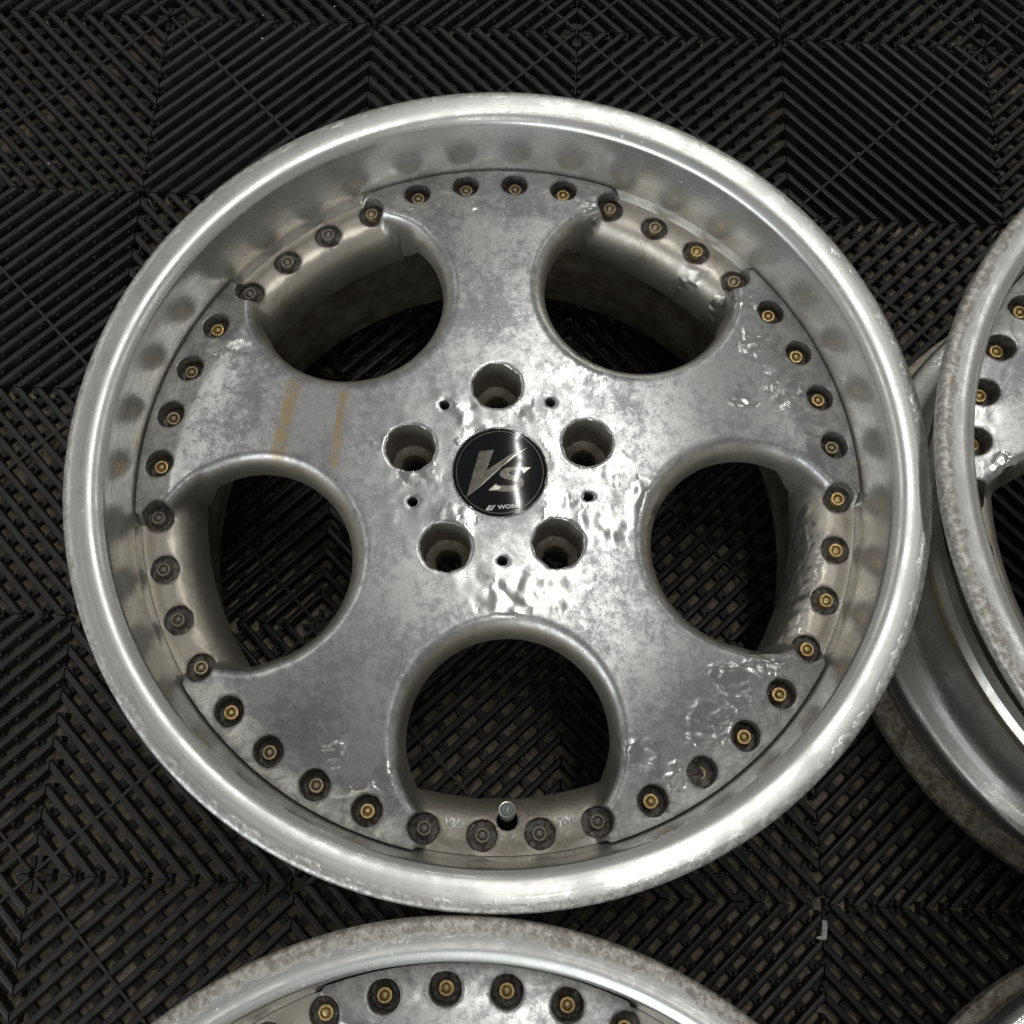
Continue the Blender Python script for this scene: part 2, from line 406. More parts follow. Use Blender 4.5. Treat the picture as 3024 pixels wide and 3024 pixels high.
    # exact tests against the jagged loops
    def inside(poly, q):
        x, y = q[:, 0], q[:, 1]; c = np.zeros(len(q), bool); n = len(poly)
        for i in range(n):
            x1, y1 = poly[i]; x2, y2 = poly[(i + 1) % n]
            if y1 == y2: continue
            m = ((y1 > y) != (y2 > y)) & (x < (x2 - x1) * (y - y1) / (y2 - y1) + x1); c ^= m
        return c
    for key, ids, c in loops:
        poly = [pts[i] for i in ids]
        if key == 'outer':
            keep &= (r < 240) | inside(poly, cen); continue
        rad = max(math.hypot(p[0] - c[0], p[1] - c[1]) for p in poly) + 0.5
        near = np.hypot(cen[:, 0] - c[0], cen[:, 1] - c[1]) < rad
        idx = np.where(near & keep)[0]
        keep[idx[inside(poly, cen[idx])]] = False
    F = F[keep]
    a, b, c_ = P[F[:, 0]], P[F[:, 1]], P[F[:, 2]]
    ar = (b[:, 0] - a[:, 0]) * (c_[:, 1] - a[:, 1]) - (b[:, 1] - a[:, 1]) * (c_[:, 0] - a[:, 0])
    F[ar < 0] = F[ar < 0][:, ::-1]
    z = surf(P[:, 0], P[:, 1])
    r, psi, d, rp = fold(P[:, 0], P[:, 1])
    melt = np.zeros(len(P))
    warp = np.array([noise.noise(Vector((x * 0.07, y * 0.07, seed + 2))) + 0.6 * noise.noise(Vector((x * 0.2, y * 0.2, seed + 4))) for x, y in P])
    for bx, by, br in melt_blobs:
        dd = (np.hypot(P[:, 0] - bx, P[:, 1] - by) + warp * br * 0.9) / (br * 1.35)
        melt = np.maximum(melt, 1 - sstep(0.45, 0.95, dd))
    hubm = (1 - sstep(70, 98, r)) * sstep(33, 36, r) * 0.36
    ringm = sstep(218, 226, r) * 0.22 * (d > rp)
    melt = np.maximum(melt, np.maximum(hubm, ringm))
    pv = np.array([noise.noise(Vector((x * 0.045, y * 0.045, seed))) for x, y in P])
    melt = np.clip(melt * (1.1 + 0.9 * pv), 0, 1)
    i = np.where(melt > 0.03)[0]
    wob = np.array([noise.noise(Vector((x * 0.13, y * 0.13, seed + 5))) + 0.5 * noise.noise(Vector((x * 0.3, y * 0.3, seed + 8))) for x, y in P[i]])
    z[i] += wob * melt[i] * 0.28
    qq = pocket(r, psi, d, rp)
    pad = np.where(qq > 2.0, sstep(0, 9, qq - 2), 0.0)
    dirt_shade = np.zeros(len(P)); stain = np.zeros(len(P))
    for an in BOLT_ANG:
        bx, by = BOLT_PCD * math.cos(R(an)), BOLT_PCD * math.sin(R(an))
        dirt_shade = np.maximum(dirt_shade, 0.55 * (1 - sstep(9.8, 12.0, np.hypot(P[:, 0] - bx, P[:, 1] - by))))
    dirt_shade = np.maximum(dirt_shade, 0.35 * sstep(243, 246.5, r))
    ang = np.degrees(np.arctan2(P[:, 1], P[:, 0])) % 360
    pad_shade = 0.55 * (np.abs(ang - 180) < 36) + 0.22 * (np.abs(ang - 108) < 36) + 0.12 * (np.abs(ang - 252) < 36)  # shade of window pads facing away from the light, put into their colour
    dirt_shade = np.maximum(dirt_shade, pad_shade * pad * sstep(190, 214, r) * (0.75 + 0.5 * pv))
    for (x1, y1), (x2, y2), wd in stains:
        L2 = (x2 - x1) ** 2 + (y2 - y1) ** 2
        t = np.clip(((P[:, 0] - x1) * (x2 - x1) + (P[:, 1] - y1) * (y2 - y1)) / L2, 0, 1)
        dd = np.hypot(P[:, 0] - x1 - t * (x2 - x1), P[:, 1] - y1 - t * (y2 - y1))
        stain = np.maximum(stain, 1 - sstep(wd * 0.6, wd, dd))
    for key, ids, c in loops:                              # chamfered lips
        if key == 'window':
            for q in ids[150:]: z[back[q]] = 131.0
        if key in ('bolt', 'lug', 'small', 'valve'):
            for q in ids: z[back[q]] -= 0.55 if key != 'small' else 0.4
    V = [(P[k, 0], P[k, 1], z[k]) for k in range(len(P))]
    A = {'melt': melt.tolist(), 'pad': pad.tolist(), 'dirt_shade': dirt_shade.tolist(), 'stain': stain.tolist()}
    faces = [tuple(f) for f in F.tolist()]
    def add(x, y, zz, dv=0.0, pv_=0.0):
        V.append((x, y, zz)); A['melt'].append(0); A['pad'].append(pv_); A['dirt_shade'].append(dv); A['stain'].append(0)
        return len(V) - 1
    def wall(prev, steps, c, close=False, flip=False):
        """steps: (scale about c, z or None, dz, dirt)"""
        ring0 = prev; first = [V[q] for q in prev]
        for scl, zz, dz, dv, pv_ in steps:
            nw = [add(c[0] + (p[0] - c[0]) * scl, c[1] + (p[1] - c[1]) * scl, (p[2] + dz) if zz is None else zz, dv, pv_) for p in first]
            n = len(nw)
            for q in range(n):
                f = (ring0[q], ring0[(q + 1) % n], nw[(q + 1) % n], nw[q])
                faces.append(f if not flip else f[::-1])
            ring0 = nw
        if close: faces.append(tuple(ring0) if not flip else tuple(ring0[::-1]))
    for key, ids, c in loops:
        pr = [back[q] for q in ids]
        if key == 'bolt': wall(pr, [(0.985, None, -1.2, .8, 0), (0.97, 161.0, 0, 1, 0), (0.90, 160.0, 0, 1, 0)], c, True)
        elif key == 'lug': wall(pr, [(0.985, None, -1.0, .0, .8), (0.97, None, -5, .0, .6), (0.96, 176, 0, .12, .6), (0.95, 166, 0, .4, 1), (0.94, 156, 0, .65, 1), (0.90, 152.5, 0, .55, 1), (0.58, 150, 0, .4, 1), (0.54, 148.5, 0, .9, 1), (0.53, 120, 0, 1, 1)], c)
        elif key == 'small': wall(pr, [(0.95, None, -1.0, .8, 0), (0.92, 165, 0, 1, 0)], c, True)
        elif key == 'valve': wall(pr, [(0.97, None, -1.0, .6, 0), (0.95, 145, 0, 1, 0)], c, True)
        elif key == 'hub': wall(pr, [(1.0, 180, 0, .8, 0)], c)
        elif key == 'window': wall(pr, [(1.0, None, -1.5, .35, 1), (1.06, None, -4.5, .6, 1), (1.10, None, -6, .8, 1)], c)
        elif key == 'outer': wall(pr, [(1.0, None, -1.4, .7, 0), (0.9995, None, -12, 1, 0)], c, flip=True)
    V = [(x / 1000, y / 1000, zz / 1000) for x, y, zz in V]
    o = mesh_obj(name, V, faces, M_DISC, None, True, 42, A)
    me = o.data; bpy.data.objects.remove(o)
    return me

# ------------------------------------------------------------------ lathe parts
def fl(pts): return [(r, z) for r, z in pts]
def smooth_prof(p, k=4):
    out = []
    n = len(p)
    for i in range(n - 1):
        p0 = p[max(i - 1, 0)]; p1 = p[i]; p2 = p[i + 1]; p3 = p[min(i + 2, n - 1)]
        for q in range(k):
            t = q / k
            out.append(tuple(0.5 * (2 * b + (c - a) * t + (2 * a - 5 * b + 4 * c - d) * t * t + (3 * b - a - 3 * c + d) * t ** 3) for a, b, c, d in zip(p0, p1, p2, p3)))
    out.append(p[-1]); return out
# z of the lip relative to the rim top
LIP_TOP = smooth_prof([(252.5, -5.2), (253.8, -4.0), (255.6, -2.7), (258, -1.55), (261, -0.8), (264.5, -0.4), (268.5, -0.15), (271.5, -0.2), (273.8, -1.0), (275.2, -2.6), (275.7, -5.5), (275.4, -9), (274.2, -12.0)], 3)
LIP_WALL = [(247.6, -74), (247.4, -62), (247.9, -56), (249.0, -40), (250.2, -22), (251.0, -9), (251.3, -7.4), (251.8, -6.1)]
LIP = LIP_WALL + LIP_TOP + [(270, -14.0), (262, -14.5), (257, -16), (254, -20)]
def lip_mesh():
    def jit(k, a, r, z):
        if r > 272:
            q = noise.noise(Vector((math.cos(a) * 9, math.sin(a) * 9, 3))) + 0.7 * noise.noise(Vector((math.cos(a) * 30, math.sin(a) * 30, 7)))
            return 0.07 * q, 0.05 * q
        return 0, 0
    V, F = lathe(LIP, 360, False, jit)
    o = mesh_obj('lip', V, F, M_LIP, None, True, 35); me = o.data; bpy.data.objects.remove(o); return me
def barrel_mesh(H):
    up = [(254, H - 20), (252.5, H - 22), (250.5, H - 38), (252, H - 46), (250, H - 52), (243, H - 66), (236.5, H - 80)]
    mid = [(236, 150), (240.5, 146), (241.2, 141), (240.8, 136), (239.5, 132), (234.5, 104), (235, 90), (237.5, 80), (242, 73.5), (248, 70), (253.5, 68), (257, 65.6), (258.6, 61), (258.8, 50), (257, 43.5)]
    if H < 240: mid = [(236, H - 90), (239.0, H - 95), (238.6, H - 102), (235, 98), (235, 90), (237.5, 80), (242, 73.5), (248, 70), (253.5, 68), (257, 65.6), (258.6, 61), (258.8, 50), (257, 43.5)]
    low = [(251.5, 39), (251.0, 30), (250.4, 22), (250.0, 17), (252, 14.8), (256, 14.2), (259.5, 12.5), (261.0, 8.5), (260.2, 3.6), (257.5, 0.8), (253.5, 0.2), (248, 1.4), (240, 5), (231, 11), (227, 18)]
    if H > 240: low = [(r + 6 * min(1, max(0, (r - 250) / 8)), z) for r, z in low]
    inn = [(226, 40), (226, 90), (226, H - 92), (226, H - 80), (233, H - 75), (247.6, H - 74)]
    V, F = lathe(up + mid + low + inn, 256)
    o = mesh_obj('barrel', V, F, M_BAR, None, True, 40); me = o.data; bpy.data.objects.remove(o); return me

# bolts
def bolt_mesh():
    V, F = [], []
    n = 24; rows = []
    for r, z, star in ((5.0, 0, 1), (5.0, 6.4, 1), (4.5, 7.5, 0), (3.3, 7.6, 0), (2.95, 6.8, 0), (2.8, 5.4, 0)):
        row = []
        for i in range(n):
            a = 2 * math.pi * i / n; rr = r * (1 - (0.055 if (i % 2 and star) else 0))
            V.append((rr * math.cos(a) / 1000, rr * math.sin(a) / 1000, z / 1000)); row.append(len(V) - 1)
        rows.append(row)
    for a, b in zip(rows, rows[1:]):
        for i in range(n): F.append((a[i], a[(i + 1) % n], b[(i + 1) % n], b[i]))
    F.append(tuple(rows[-1]))
    return V, F
def dome_mesh(rad, h, z0, n=16, m=4, skirt=0):
    V, F = [], []; rows = []
    if skirt:
        rows.append([len(V) + i for i in range(n)])
        for i in range(n): V.append((rad * math.cos(2 * math.pi * i / n) / 1000, rad * math.sin(2 * math.pi * i / n) / 1000, (z0 - skirt) / 1000))
    for k in range(m):
        t = math.pi / 2 * k / m; row = []
        for i in range(n):
            a = 2 * math.pi * i / n
            V.append((rad * math.cos(t) * math.cos(a) / 1000, rad * math.cos(t) * math.sin(a) / 1000, (z0 + h * math.sin(t)) / 1000)); row.append(len(V) - 1)
        rows.append(row)
    V.append((0, 0, (z0 + h) / 1000)); top = len(V) - 1
    for a, b in zip(rows, rows[1:]):
        for i in range(n): F.append((a[i], a[(i + 1) % n], b[(i + 1) % n], b[i]))
    for i in range(n): F.append((rows[-1][i], rows[-1][(i + 1) % n], top))
    return V, F
def as_mesh(name, VF, mat, sharp=40):
    o = mesh_obj(name, VF[0], VF[1], mat, None, True, sharp); me = o.data; bpy.data.objects.remove(o); return me

# centre cap dome height (mm) above its rim
def dome(x, y): return 1.9 * (1 - (x * x + y * y) / (31.2 ** 2))
CAPZ = 189.0
V_POLY = [(14.7,13.3),(15.4,3.5),(0.6,8.9),(11.9,-7.8),(16.6,-19.4),(10.9,-11.3),(-0.2,2.5),(-11.3,15.1),(-17.5,22.7)]
S_POLY = [(2.5,-21.2),(-2.2,-15.5),(0.3,-14.7),(0.1,-8.0),(-1.4,-5.6),(-3.0,-6.7),(-4.1,-12.5),(-6.7,-15.9),(-10.3,-15.5),(-13.3,-12.2),(-14.4,-6.9),(-14.3,-1.1),(-13.4,8.4),(-8.1,2.5),(-9.8,1.6),(-10.5,-4.7),(-10.1,-8.8),(-8.3,-10.6),(-6.7,-8.4),(-5.5,-3.1),(-3.4,0.2),(-0.3,-0.4),(2.1,-4.0),(3.0,-9.9),(3.0,-15.7)]
def poly_inlay(name, poly, mat, parent, lift=0.06, step=1.2):
    """flat print following the domed cap: triangulated outline with inner points"""
    P = []; n = len(poly)
    for i in range(n):
        a, b = poly[i], poly[(i + 1) % n]; L = math.hypot(b[0] - a[0], b[1] - a[1]); k = max(1, int(L / step))
        P += [(a[0] + (b[0] - a[0]) * q / k, a[1] + (b[1] - a[1]) * q / k) for q in range(k)]
    m = len(P); cons = [(i, (i + 1) % m) for i in range(m)]
    def ins(x, y):
        c = False
        for i in range(n):
            (x1, y1), (x2, y2) = poly[i], poly[(i + 1) % n]
            if (y1 > y) != (y2 > y) and x < (x2 - x1) * (y - y1) / (y2 - y1) + x1: c = not c
        return c
    for gx in np.arange(-30, 30, 1.0):
        for gy in np.arange(-30, 30, 1.0):
            if ins(gx, gy): P.append((float(gx), float(gy)))
    ov, oe, of, *_ = delaunay_2d_cdt([Vector(p) for p in P], cons, [], 1, 1e-5)
    V = [(v.x / 1000, v.y / 1000, (CAPZ + dome(v.x, v.y) + lift) / 1000) for v in ov]
    F = [tuple(f) for f in of]
    return mesh_obj(name, V, F, mat, parent)
def text_mesh(body, size, bold=0.0, extrude=0.0):
    cu = bpy.data.curves.new('t', 'FONT'); cu.body = body; cu.size = size; cu.offset = bold; cu.extrude = extrude; cu.resolution_u = 3
    o = bpy.data.objects.new('t', cu); COL.objects.link(o)
    dg = bpy.context.evaluated_depsgraph_get(); me = bpy.data.meshes.new_from_object(o.evaluated_get(dg))
    bpy.data.objects.remove(o); return me

ME_LIP = lip_mesh(); ME_LIP.materials.clear(); ME_LIP.materials.append(M_LIP)
ME_BAR = {226: barrel_mesh(226.0), 262: barrel_mesh(262.0)}
ME_BOLT = {k: as_mesh('bolt', bolt_mesh(), m) for k, m in (('brass', M_BRASS), ('dull', M_DULL), ('grey', M_GREY))}
ME_TIP = {k: as_mesh('bolt_tip', dome_mesh(2.5, 1.7, 6.7, 14, 3, 2.0), m) for k, m in (('brass', M_BRASS), ('dull', M_DULL), ('grey', M_GREY))}
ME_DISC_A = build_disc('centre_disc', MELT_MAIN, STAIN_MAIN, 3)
rr = np.random.RandomState(12)
ME_DISC_B = build_disc('centre_disc', [(q * math.cos(t), q * math.sin(t), s_) for q, t, s_ in zip(rr.uniform(60, 240, 46), rr.uniform(0, 6.28, 46), rr.uniform(8, 18, 46))], [], 31)

def make_wheel(label, loc, spoke_deg, H, disc, wear, missing=(), dull=None, rng=None, group='alloy wheels lying on the tile floor'):
    root = bpy.data.objects.new('alloy_wheel', None); COL.objects.link(root)
    root.empty_display_size = 0.1
    root.location = loc; root.rotation_euler = (0, 0, R(spoke_deg))
    tag(root, label, 'wheel', group)
    dz = (H - ZREF) / 1000
    o = link('lip', ME_LIP, root); o.location.z = H / 1000; o['wear'] = float(wear)
    link('barrel', ME_BAR[int(H)], root)
    o = link('centre_disc', disc, root); o.location.z = dz
    for k, an in enumerate(BOLT_ANG):
        psi = (an % 72) - 36
        if k in missing:
            kind = 'brass'
            V, F = [], []
            for i in range(13):                                # broken-off crescent of the missing bolt
                a = R(190 + 160 * i / 12)
                for q in (3.0 + 0.6 * abs(i - 6) / 6, 4.0):
                    V.append((q * math.cos(a) / 1000, q * math.sin(a) / 1000, 0.0012))
            F = [(2 * i, 2 * i + 1, 2 * i + 3, 2 * i + 2) for i in range(12)]
            o = mesh_obj('broken_bolt', V, F, M_BRASS, root, False)
            o['label'] = 'broken brass crescent left in an empty bolt recess'
        else:
            kind = dull(k, psi) if dull else 'brass'
            o = link('bolt', ME_BOLT[kind], root)
            t = link('bolt_tip', ME_TIP[kind], o)
            o.rotation_euler = (R(rng.uniform(-4, 4)), R(rng.uniform(-4, 4)), rng.uniform(0, 6))
        o.location = (BOLT_PCD * math.cos(R(an)) / 1000, BOLT_PCD * math.sin(R(an)) / 1000, dz + 0.160 + (-0.0012 if abs(psi) < 14.2 else 0.0005))
    # centre cap
    V, F = [], []
    n = 72; rows = []
    for q in np.linspace(31.2, 2.0, 14):
        rows.append([len(V) + i for i in range(n)])
        for i in range(n):
            a = 2 * math.pi * i / n; V.append((q * math.cos(a) / 1000, q * math.sin(a) / 1000, (CAPZ + dome(q, 0)) / 1000))
    for a, b in zip(rows, rows[1:]):
        for i in range(n): F.append((a[i], a[(i + 1) % n], b[(i + 1) % n], b[i]))
    F.append(tuple(rows[-1]))
    cap = mesh_obj('centre_cap', V, F, M_CAP, root); cap.location.z = dz
    cap['label'] = 'black domed centre cap with champagne letters'
    V, F = lathe([(30.6, 183), (32.3, 184), (32.4, 189.2), (32.0, 190.0), (31.4, 189.6), (31.0, 188.6)], 96)
    mesh_obj('cap_ring', V, F, M_CHROME, cap)
    V, F = lathe([(29.2, CAPZ + dome(29.2, 0) + .05), (28.8, CAPZ + dome(28.8, 0) + .05)], 96)
    mesh_obj('pinstripe', V, F, M_EMB, cap)
    poly_inlay('letter_v', V_POLY, M_EMB, cap); poly_inlay('letter_s', S_POLY, M_EMB, cap)
    # lighter bevel facets of the two letters
    poly_inlay('letter_facet', [(16.2, -18.6), (10.6, -10.9), (-0.6, 3.0), (-11.6, 15.5), (-17.0, 22.2), (-9.4, 12.2), (1.2, 0.4), (11.2, -9.6)], M_EMB2, cap, 0.12)
    poly_inlay('letter_facet', [(2.2, -20.6), (-1.9, -15.9), (0.9, -14.4), (1.2, -8.6), (1.9, -13.0)], M_EMB2, cap, 0.12)
    poly_inlay('letter_facet', [(-13.2, 7.6), (-9.6, 3.2), (-11.4, -0.5), (-12.8, 1.2)], M_EMB2, cap, 0.12)
    V, F = [], []
    for q in ([(-26.7, 10.3), (-26.7, 9.2), (-23.4, 6.9), (-23.4, 7.8)], [(-26.1, 8.4), (-26.1, 7.7), (-23.4, 5.5), (-23.4, 6.2)],
              [(-26.1, 6.6), (-26.1, 5.7), (-23.4, 3.5), (-23.4, 4.3)], [(-26.7, 9.2), (-26.7, 5.6), (-26.1, 5.7), (-26.1, 8.9)]):
        F.append(tuple(range(len(V), len(V) + 4))); V += [(x / 1000, y / 1000, (CAPZ + dome(x, y) + 0.1) / 1000) for x, y in q]
    mesh_obj('logo_mark', V, F, M_WHITE, cap, False)
    tm = text_mesh('WORK', 3.75, 0.07)
    tw = max(v.co.x for v in tm.vertices)
    for v in tm.vertices:
        x = v.co.x / tw * 15.0; y = v.co.y
        px, py = -26.2 + 0.053 * x + 1.0 * y, 2.0 - 1.0 * x + 0.02 * y
        v.co = (px / 1000, py / 1000, (CAPZ + dome(px, py) + 0.1) / 1000)
    tm.materials.append(M_WHITE); link('lettering', tm, cap)
    # valve
    va = bpy.data.objects.new('valve_stem', None); va.empty_display_size = 0.01; COL.objects.link(va); va.parent = root
    va.location = (-0.2235, 0.002, dz + 0.150); va.rotation_euler = (0, R(15), 0)
    V, F = lathe([(5.6, -6), (5.4, 4), (4.6, 10), (4.0, 12)], 24); mesh_obj('stem_base', V, F, M_RUB, va)
    V, F = lathe([(3.6, 8), (3.6, 15), (4.1, 15.6), (4.1, 17), (5.1, 17.4), (5.2, 24.6), (4.9, 25.2), (4.5, 25.0)], 28); mesh_obj('valve_collar', V, F, M_VCAP, va, True, 40)
    V, F = lathe([(5.25, 24.2), (5.1, 25.4), (4.5, 25.3)], 28); mesh_obj('valve_rim', V, F, M_VRIM, va, True, 40)
    V, F = dome_mesh(4.55, 2.4, 25.0, 28, 6); mesh_obj('valve_cap', V, F, M_VCAP, va)
    # raised casting marks on the pad beside the valve
    for body, an, sz in (('VIA', 171.0, 7.6), ('JWL', 189.0, 6.2)):
        cu = text_mesh(body, sz, 0.16, 0.95)
        bx = [v.co.x for v in cu.vertices]; cxm = (min(bx) + max(bx)) / 2
        a = R(an)
        for v in cu.vertices:
            # reading upright seen from the rim side: local "up" is towards the hub
            tx, ty = v.co.x - cxm, v.co.y
            r_ = 229.0 - ty; th = a + tx / 226.0
            x, y = r_ * math.cos(th), r_ * math.sin(th)
            v.co = (x / 1000, y / 1000, (float(surf(np.array([x]), np.array([y]))[0]) + 0.1 + v.co.z) / 1000)
        cu.materials.append(M_DISC); t = link('casting_mark', cu, root); t.location.z = dz
    return root

rg = random.Random(5)
def kind_main(k, psi):
    an = (BOLT_ANG[k] + 94) % 360
    if abs(psi) < 14.2:
        if 120 < an < 260 or (255 < an < 300): return rg.choice(['grey', 'grey', 'dull'])
        return rg.choice(['dull', 'brass'])
    if 140 < an < 200: return rg.choice(['dull', 'dull', 'brass'])
    return rg.choice(['brass', 'brass', 'dull'])
MISSING = min(range(40), key=lambda k: abs(((BOLT_ANG[k] + 94 - 306.0) + 180) % 360 - 180))
MAIN = (0.344858, -0.529099, 0.0)
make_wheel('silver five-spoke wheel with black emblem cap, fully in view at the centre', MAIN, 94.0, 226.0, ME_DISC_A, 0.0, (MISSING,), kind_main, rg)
make_wheel('silver wheel below the large central one, cut off by the bottom edge', (0.3413, -1.0812, 0.0), 89.4, 226.0, ME_DISC_B, 1.0, (), lambda k, p: 'brass', rg)
make_wheel('taller silver wheel showing its outer barrel, cut off by the right edge', (0.8855, -0.541, 0.0), 157.0, 262.0, ME_DISC_B, 0.8, (), lambda k, p: 'brass', rg)
make_wheel('silver wheel of which only a low barrel edge shows in the bottom right corner', (0.8645, -1.069, 0.0), 40.0, 226.0, ME_DISC_B, 1.0, (), lambda k, p: 'dull', rg)
WHEELS = [(0.344858, -0.529099, .226), (0.3413, -1.0812, .226), (0.8855, -0.541, .262), (0.8645, -1.069, .226)]

# ------------------------------------------------------------------ floor: concrete slab under open-rib plastic tiles
def mat_concrete():
    s = NT('old_concrete')
    a = s.noise(9, 4, 0.65); b = s.noise(240, 4, 0.75)
    c = s.mix(s.ramp(a, 0.35, 0.65), (0.34, 0.29, 0.205), (0.45, 0.39, 0.29))
    c = s.mix(s.ramp(b, 0.46, 0.64, 0.0, 0.85), c, (0.13, 0.105, 0.07))
    c = s.mix(s.ramp(s.noise(35, 5), 0.60, 0.70, 0.0, 0.5), c, (0.34, 0.20, 0.14))
    return s.fin(c, 0.85, 0.0, s.bump(b, 0.4, 0.002))
def mat_plastic():
    s = NT('black_plastic')
    a = s.noise(60, 4, 0.7)
    c = s.mix(s.ramp(a, 0.4, 0.65), (0.0135, 0.0132, 0.0125), (0.023, 0.022, 0.020))
    sp = s.ramp(s.noise(260, 3, 0.6), 0.72, 0.75)
    c = s.mix(s.math('MULTIPLY', sp, 0.5), c, (0.16, 0.14, 0.11))
    return s.fin(c, s.ramp(a, 0.35, 0.65, 0.42, 0.56), 0.0, None, Specular_IOR_Level=0.38)
M_CON, M_PLA = mat_concrete(), mat_plastic()
S = 0.2; PI_ = S / 11.0; ZC = -0.018
V = [(-1.6, -2.2, ZC), (2.3, -2.2, ZC), (2.3, 1.3, ZC), (-1.6, 1.3, ZC), (-1.6, -2.2, ZC - .05), (2.3, -2.2, ZC - .05), (2.3, 1.3, ZC - .05), (-1.6, 1.3, ZC - .05)]
slab = mesh_obj('floor', V, [(0, 1, 2, 3), (4, 7, 6, 5), (0, 4, 5, 1), (1, 5, 6, 2), (2, 6, 7, 3), (3, 7, 4, 0)], M_CON, None, False)
slab['kind'] = 'structure'; slab['label'] = 'beige concrete slab seen through the gaps of black tiles'; slab['category'] = 'floor'

RIBW = 0.0030
PROF = [(-RIBW, -0.0125), (-RIBW, -0.0028), (-RIBW * 0.72, -0.0007), (0.0, 0.0), (RIBW * 0.72, -0.0007), (RIBW, -0.0028), (RIBW, -0.0125)]
INS = 0.0006
def rib_geo(k):
    """rib number k of a quadrant, counted from the tile centre at (0,0); lies on x + y = c"""
    c = (k + 0.5) * PI_
    V = []
    for end in (0, 1):
        for t, z in PROF:
            cc = c + t * math.sqrt(2)
            V.append((cc - INS, INS, z) if end == 0 else (INS, cc - INS, z))
    m = len(PROF)
    F = [(i, i + 1, m + i + 1, m + i) for i in range(m - 1)] + [tuple(range(m))[::-1], tuple(range(m, 2 * m))]
    return V, F
RIBS = [rib_geo(k) for k in range(1, 11)]
ME_RIB = []
for V, F in RIBS:
    o = mesh_obj('rib', V, F, M_PLA, None, True, 50); ME_RIB.append(o.data); bpy.data.objects.remove(o)
# placements of the 80 ribs of one tile: (rib index, 4x4 matrix)
PLACE = []
for q in range(4):
    rot = Matrix.Rotation(R(90 * q), 4, 'Z')
    for k in range(10):
        PLACE.append((k, rot))
        PLACE.append((k, rot @ Matrix.Translation((S, S, 0)) @ Matrix.Rotation(math.pi, 4, 'Z')))
# lower lattice of one tile
def lattice():
    V, F = [], []
    def box(M, x0, x1, y0, y1, z0, z1):
        b = len(V)
        for z in (z0, z1):
            for x, y in ((x0, y0), (x1, y0), (x1, y1), (x0, y1)): V.append(tuple(M @ Vector((x, y, z))))
        F.extend([(b, b + 1, b + 5, b + 4), (b + 1, b + 2, b + 6, b + 5), (b + 2, b + 3, b + 7, b + 6), (b + 3, b, b + 4, b + 7), (b + 4, b + 5, b + 6, b + 7)])
    rt2 = math.sqrt(2)
    for q in range(4):
        rot = Matrix.Rotation(R(90 * q), 4, 'Z')
        D45 = rot @ Matrix.Rotation(R(45), 4, 'Z')        # x axis along the quadrant diagonal (across the ribs)
        box(D45, 0.007, S * rt2 - 0.003, -0.0011, 0.0011, -0.006, 0.0002)
        for g in range(1, 22):
            c = g * PI_; xd = c / rt2                     # centre of the gap along the diagonal
            half = xd if c <= S else (2 * S - c) / rt2
            gap = PI_ / rt2 - 2 * RIBW
            sp = 0.0196; off = sp / 2 if g % 2 else 0.0
            n = int(half / sp) + 1
            for k in range(-n, n + 1):
                yy = off + k * sp
                if abs(yy) > half - 0.004: continue
                if abs(yy) < 0.003: continue
                box(D45, xd - gap / 2 - 0.0004, xd + gap / 2 + 0.0004, yy - 0.0036, yy + 0.0036, ZC + 0.0004, -0.0100)
                box(D45, xd - gap / 2 - 0.0004, xd - gap / 2 + 0.0018, yy - 0.0012, yy + 0.0012, -0.0130, -0.0038)
        # walls along the quadrant edges, broken into short tabs
        for k in range(11):
            x0 = k * PI_ + 0.0045; x1 = (k + 1) * PI_ - 0.0045
            box(rot, x0, x1, -0.0016, 0.0016, ZC + .0004, -0.0045)
            box(rot, S - 0.0044, S - 0.0006, x0, x1, ZC + .0004, -0.0050)
            box(rot, x0, x1, S - 0.0044, S - 0.0006, ZC + .0004, -0.0050)
        # corner gusset and centre cross
    n = 20; b = len(V)
    for r, z in ((0.0085, ZC + .0004), (0.0085, -0.0030), (0.0078, -0.0022), (0.0045, -0.0022), (0.0042, -0.0030), (0.0030, -0.0026)):
        for i in range(n): V.append((r * math.cos(2 * math.pi * i / n), r * math.sin(2 * math.pi * i / n), z))
    for k in range(5):
        for i in range(n): F.append((b + k * n + i, b + k * n + (i + 1) % n, b + (k + 1) * n + (i + 1) % n, b + (k + 1) * n + i))
    F.append(tuple(b + 5 * n + i for i in range(n)))
    return V, F
o = mesh_obj('tile', *lattice(), M_PLA, None, False); ME_TILE = o.data; bpy.data.objects.remove(o)

FPX = 3188.5 / 3024
RI = ROT.transposed()
def seen_at(p):
    q = RI @ (Vector(p) - CAM)
    if q.z > -0.05: return False
    x, y = FPX * q.x / -q.z, FPX * q.y / -q.z
    if abs(x) > 0.5 or abs(y) > 0.5: return False
    d = Vector(p) - CAM
    for wx, wy, h in WHEELS:
        for zz, rr_ in ((h, 0.2757), (0.006, 0.261), (h * 0.5, 0.24)):
            t = (zz - CAM.z) / d.z; h_ = CAM + d * t
            if math.hypot(h_.x - wx, h_.y - wy) < rr_: return False
    return True
tiles = [(0.4 * i - 0.2, 0.4 * j - 0.2) for i in range(-1, 5) for j in range(-3, 3)]
cands = []
for ti, (tx, ty) in enumerate(tiles):
    for pi, (k, M) in enumerate(PLACE):
        c = (k + 1.5) * PI_; vis = 0
        for s_ in np.linspace(0.04, 0.96, 12):
            p = M @ Vector((c * (1 - s_), c * s_, 0)); vis += seen_at((p.x + tx, p.y + ty, 0))
        if vis: cands.append((vis / 12 * c, ti, pi))
cands.sort(reverse=True)
single = {(ti, pi) for _, ti, pi in cands[:300]}
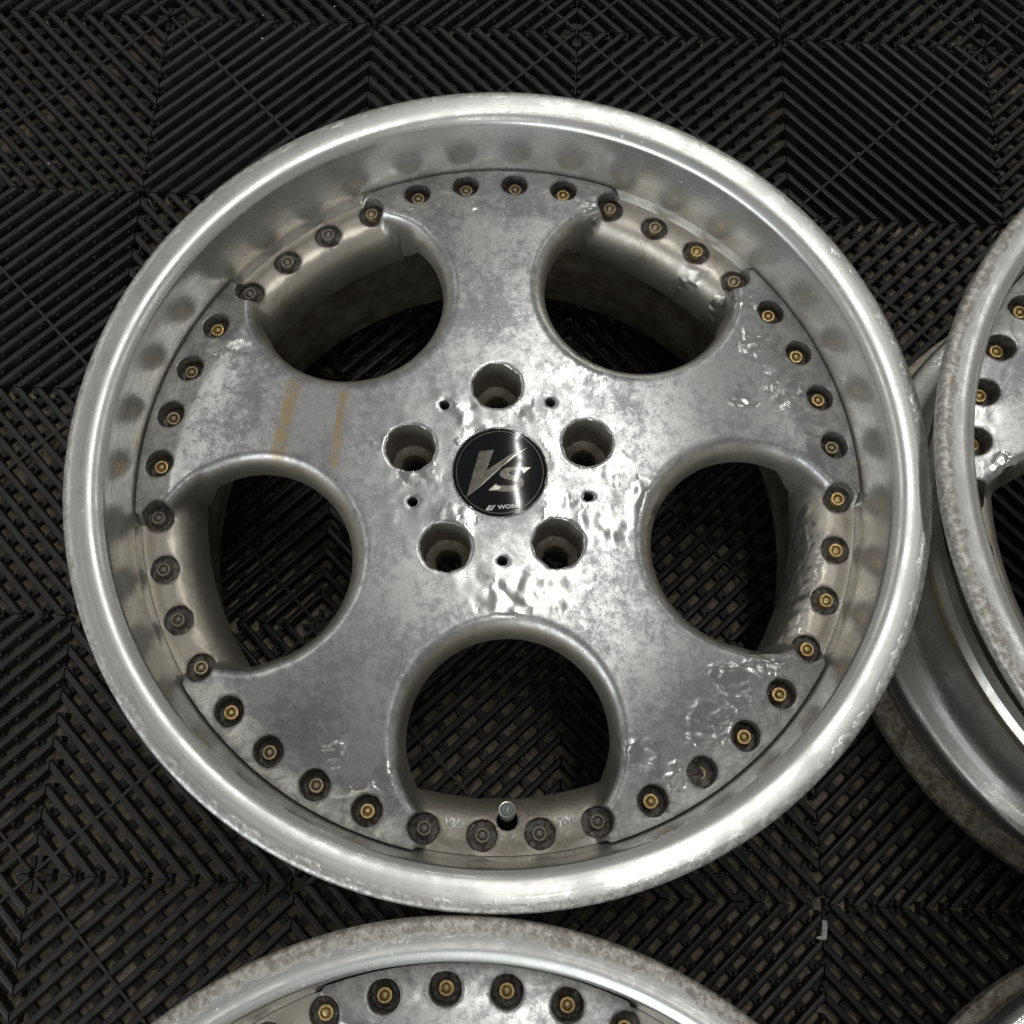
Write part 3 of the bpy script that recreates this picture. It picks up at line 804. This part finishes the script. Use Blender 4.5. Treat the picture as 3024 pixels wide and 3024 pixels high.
def rib_field(skip):
    V, F = [], []
    for pi, (k, M) in enumerate(PLACE):
        if pi in skip: continue
        v, f = RIBS[k]; b = len(V)
        V += [tuple(M @ Vector(q)) for q in v]; F += [tuple(b + i for i in q) for q in f]
    return V, F
FULL = None
for ti, (tx, ty) in enumerate(tiles):
    t = link('tile', ME_TILE, slab); t.location = (tx, ty, 0)
    own = {pi for a, pi in single if a == ti}
    for pi in sorted(own):
        k, M = PLACE[pi]; r_ = link('rib', ME_RIB[k], t); r_.matrix_local = M
    if len(own) < len(PLACE):
        if own or FULL is None:
            f_ = mesh_obj('rib_field', *rib_field(own), M_PLA, t, True, 50)
            if not own: FULL = f_.data
        else: f_ = link('rib_field', FULL, t)
        f_['kind'] = 'stuff'

# ------------------------------------------------------------------ small things on the tiles
fk = [(1.3,5.5),(5,5.1),(5.1,.9),(4.5,-5),(3.5,-8.3),(-.4,-8.7),(-4.3,-7.3),(-2.4,-6),(.5,-5.4),(-.2,-4),(1.1,-3.2),(1.1,.8)]
V = [(x / 1000, y / 1000, 0.0006 + 0.0004 * math.sin(x + y)) for x, y in fk] + [(x / 1000, y / 1000, 0.0 + 0.0004 * math.sin(x + y)) for x, y in fk]
n = len(fk)
F = [tuple(range(n))[::-1], tuple(range(n, 2 * n))] + [(i, (i + 1) % n, n + (i + 1) % n, n + i) for i in range(n)]
o = mesh_obj('paint_flake', V, F, M_FLAKE, None, False); o.location = (0.5985, -0.8166, 0.0002)
tag(o, 'white L-shaped paint flake lying on the black ribbed tiles', 'debris')
V, F = [], []
rg = random.Random(11)
for i in range(420):
    x, y = rg.uniform(-0.2, 0.9), rg.uniform(-0.95, 0.1); s_ = rg.choice([.0004, .0005, .0007, .0011]) * rg.uniform(.7, 1.3)
    z = 0.0002 if rg.random() < .3 else ZC + 0.001
    b = len(V)
    for dx, dy, dz_ in ((1, 0, 0), (-.5, .8, 0), (-.5, -.9, 0), (0, 0, 1.0)): V.append((x + dx * s_ * rg.uniform(.6, 1.4), y + dy * s_, z + dz_ * s_))
    F += [(b, b + 1, b + 3), (b + 1, b + 2, b + 3), (b + 2, b, b + 3), (b, b + 2, b + 1)]
o = mesh_obj('grit', V, F, M_FLAKE, None, False); o['kind'] = 'stuff'; o['label'] = 'pale grit and crumbs scattered over the black tiles'; o['category'] = 'grit'
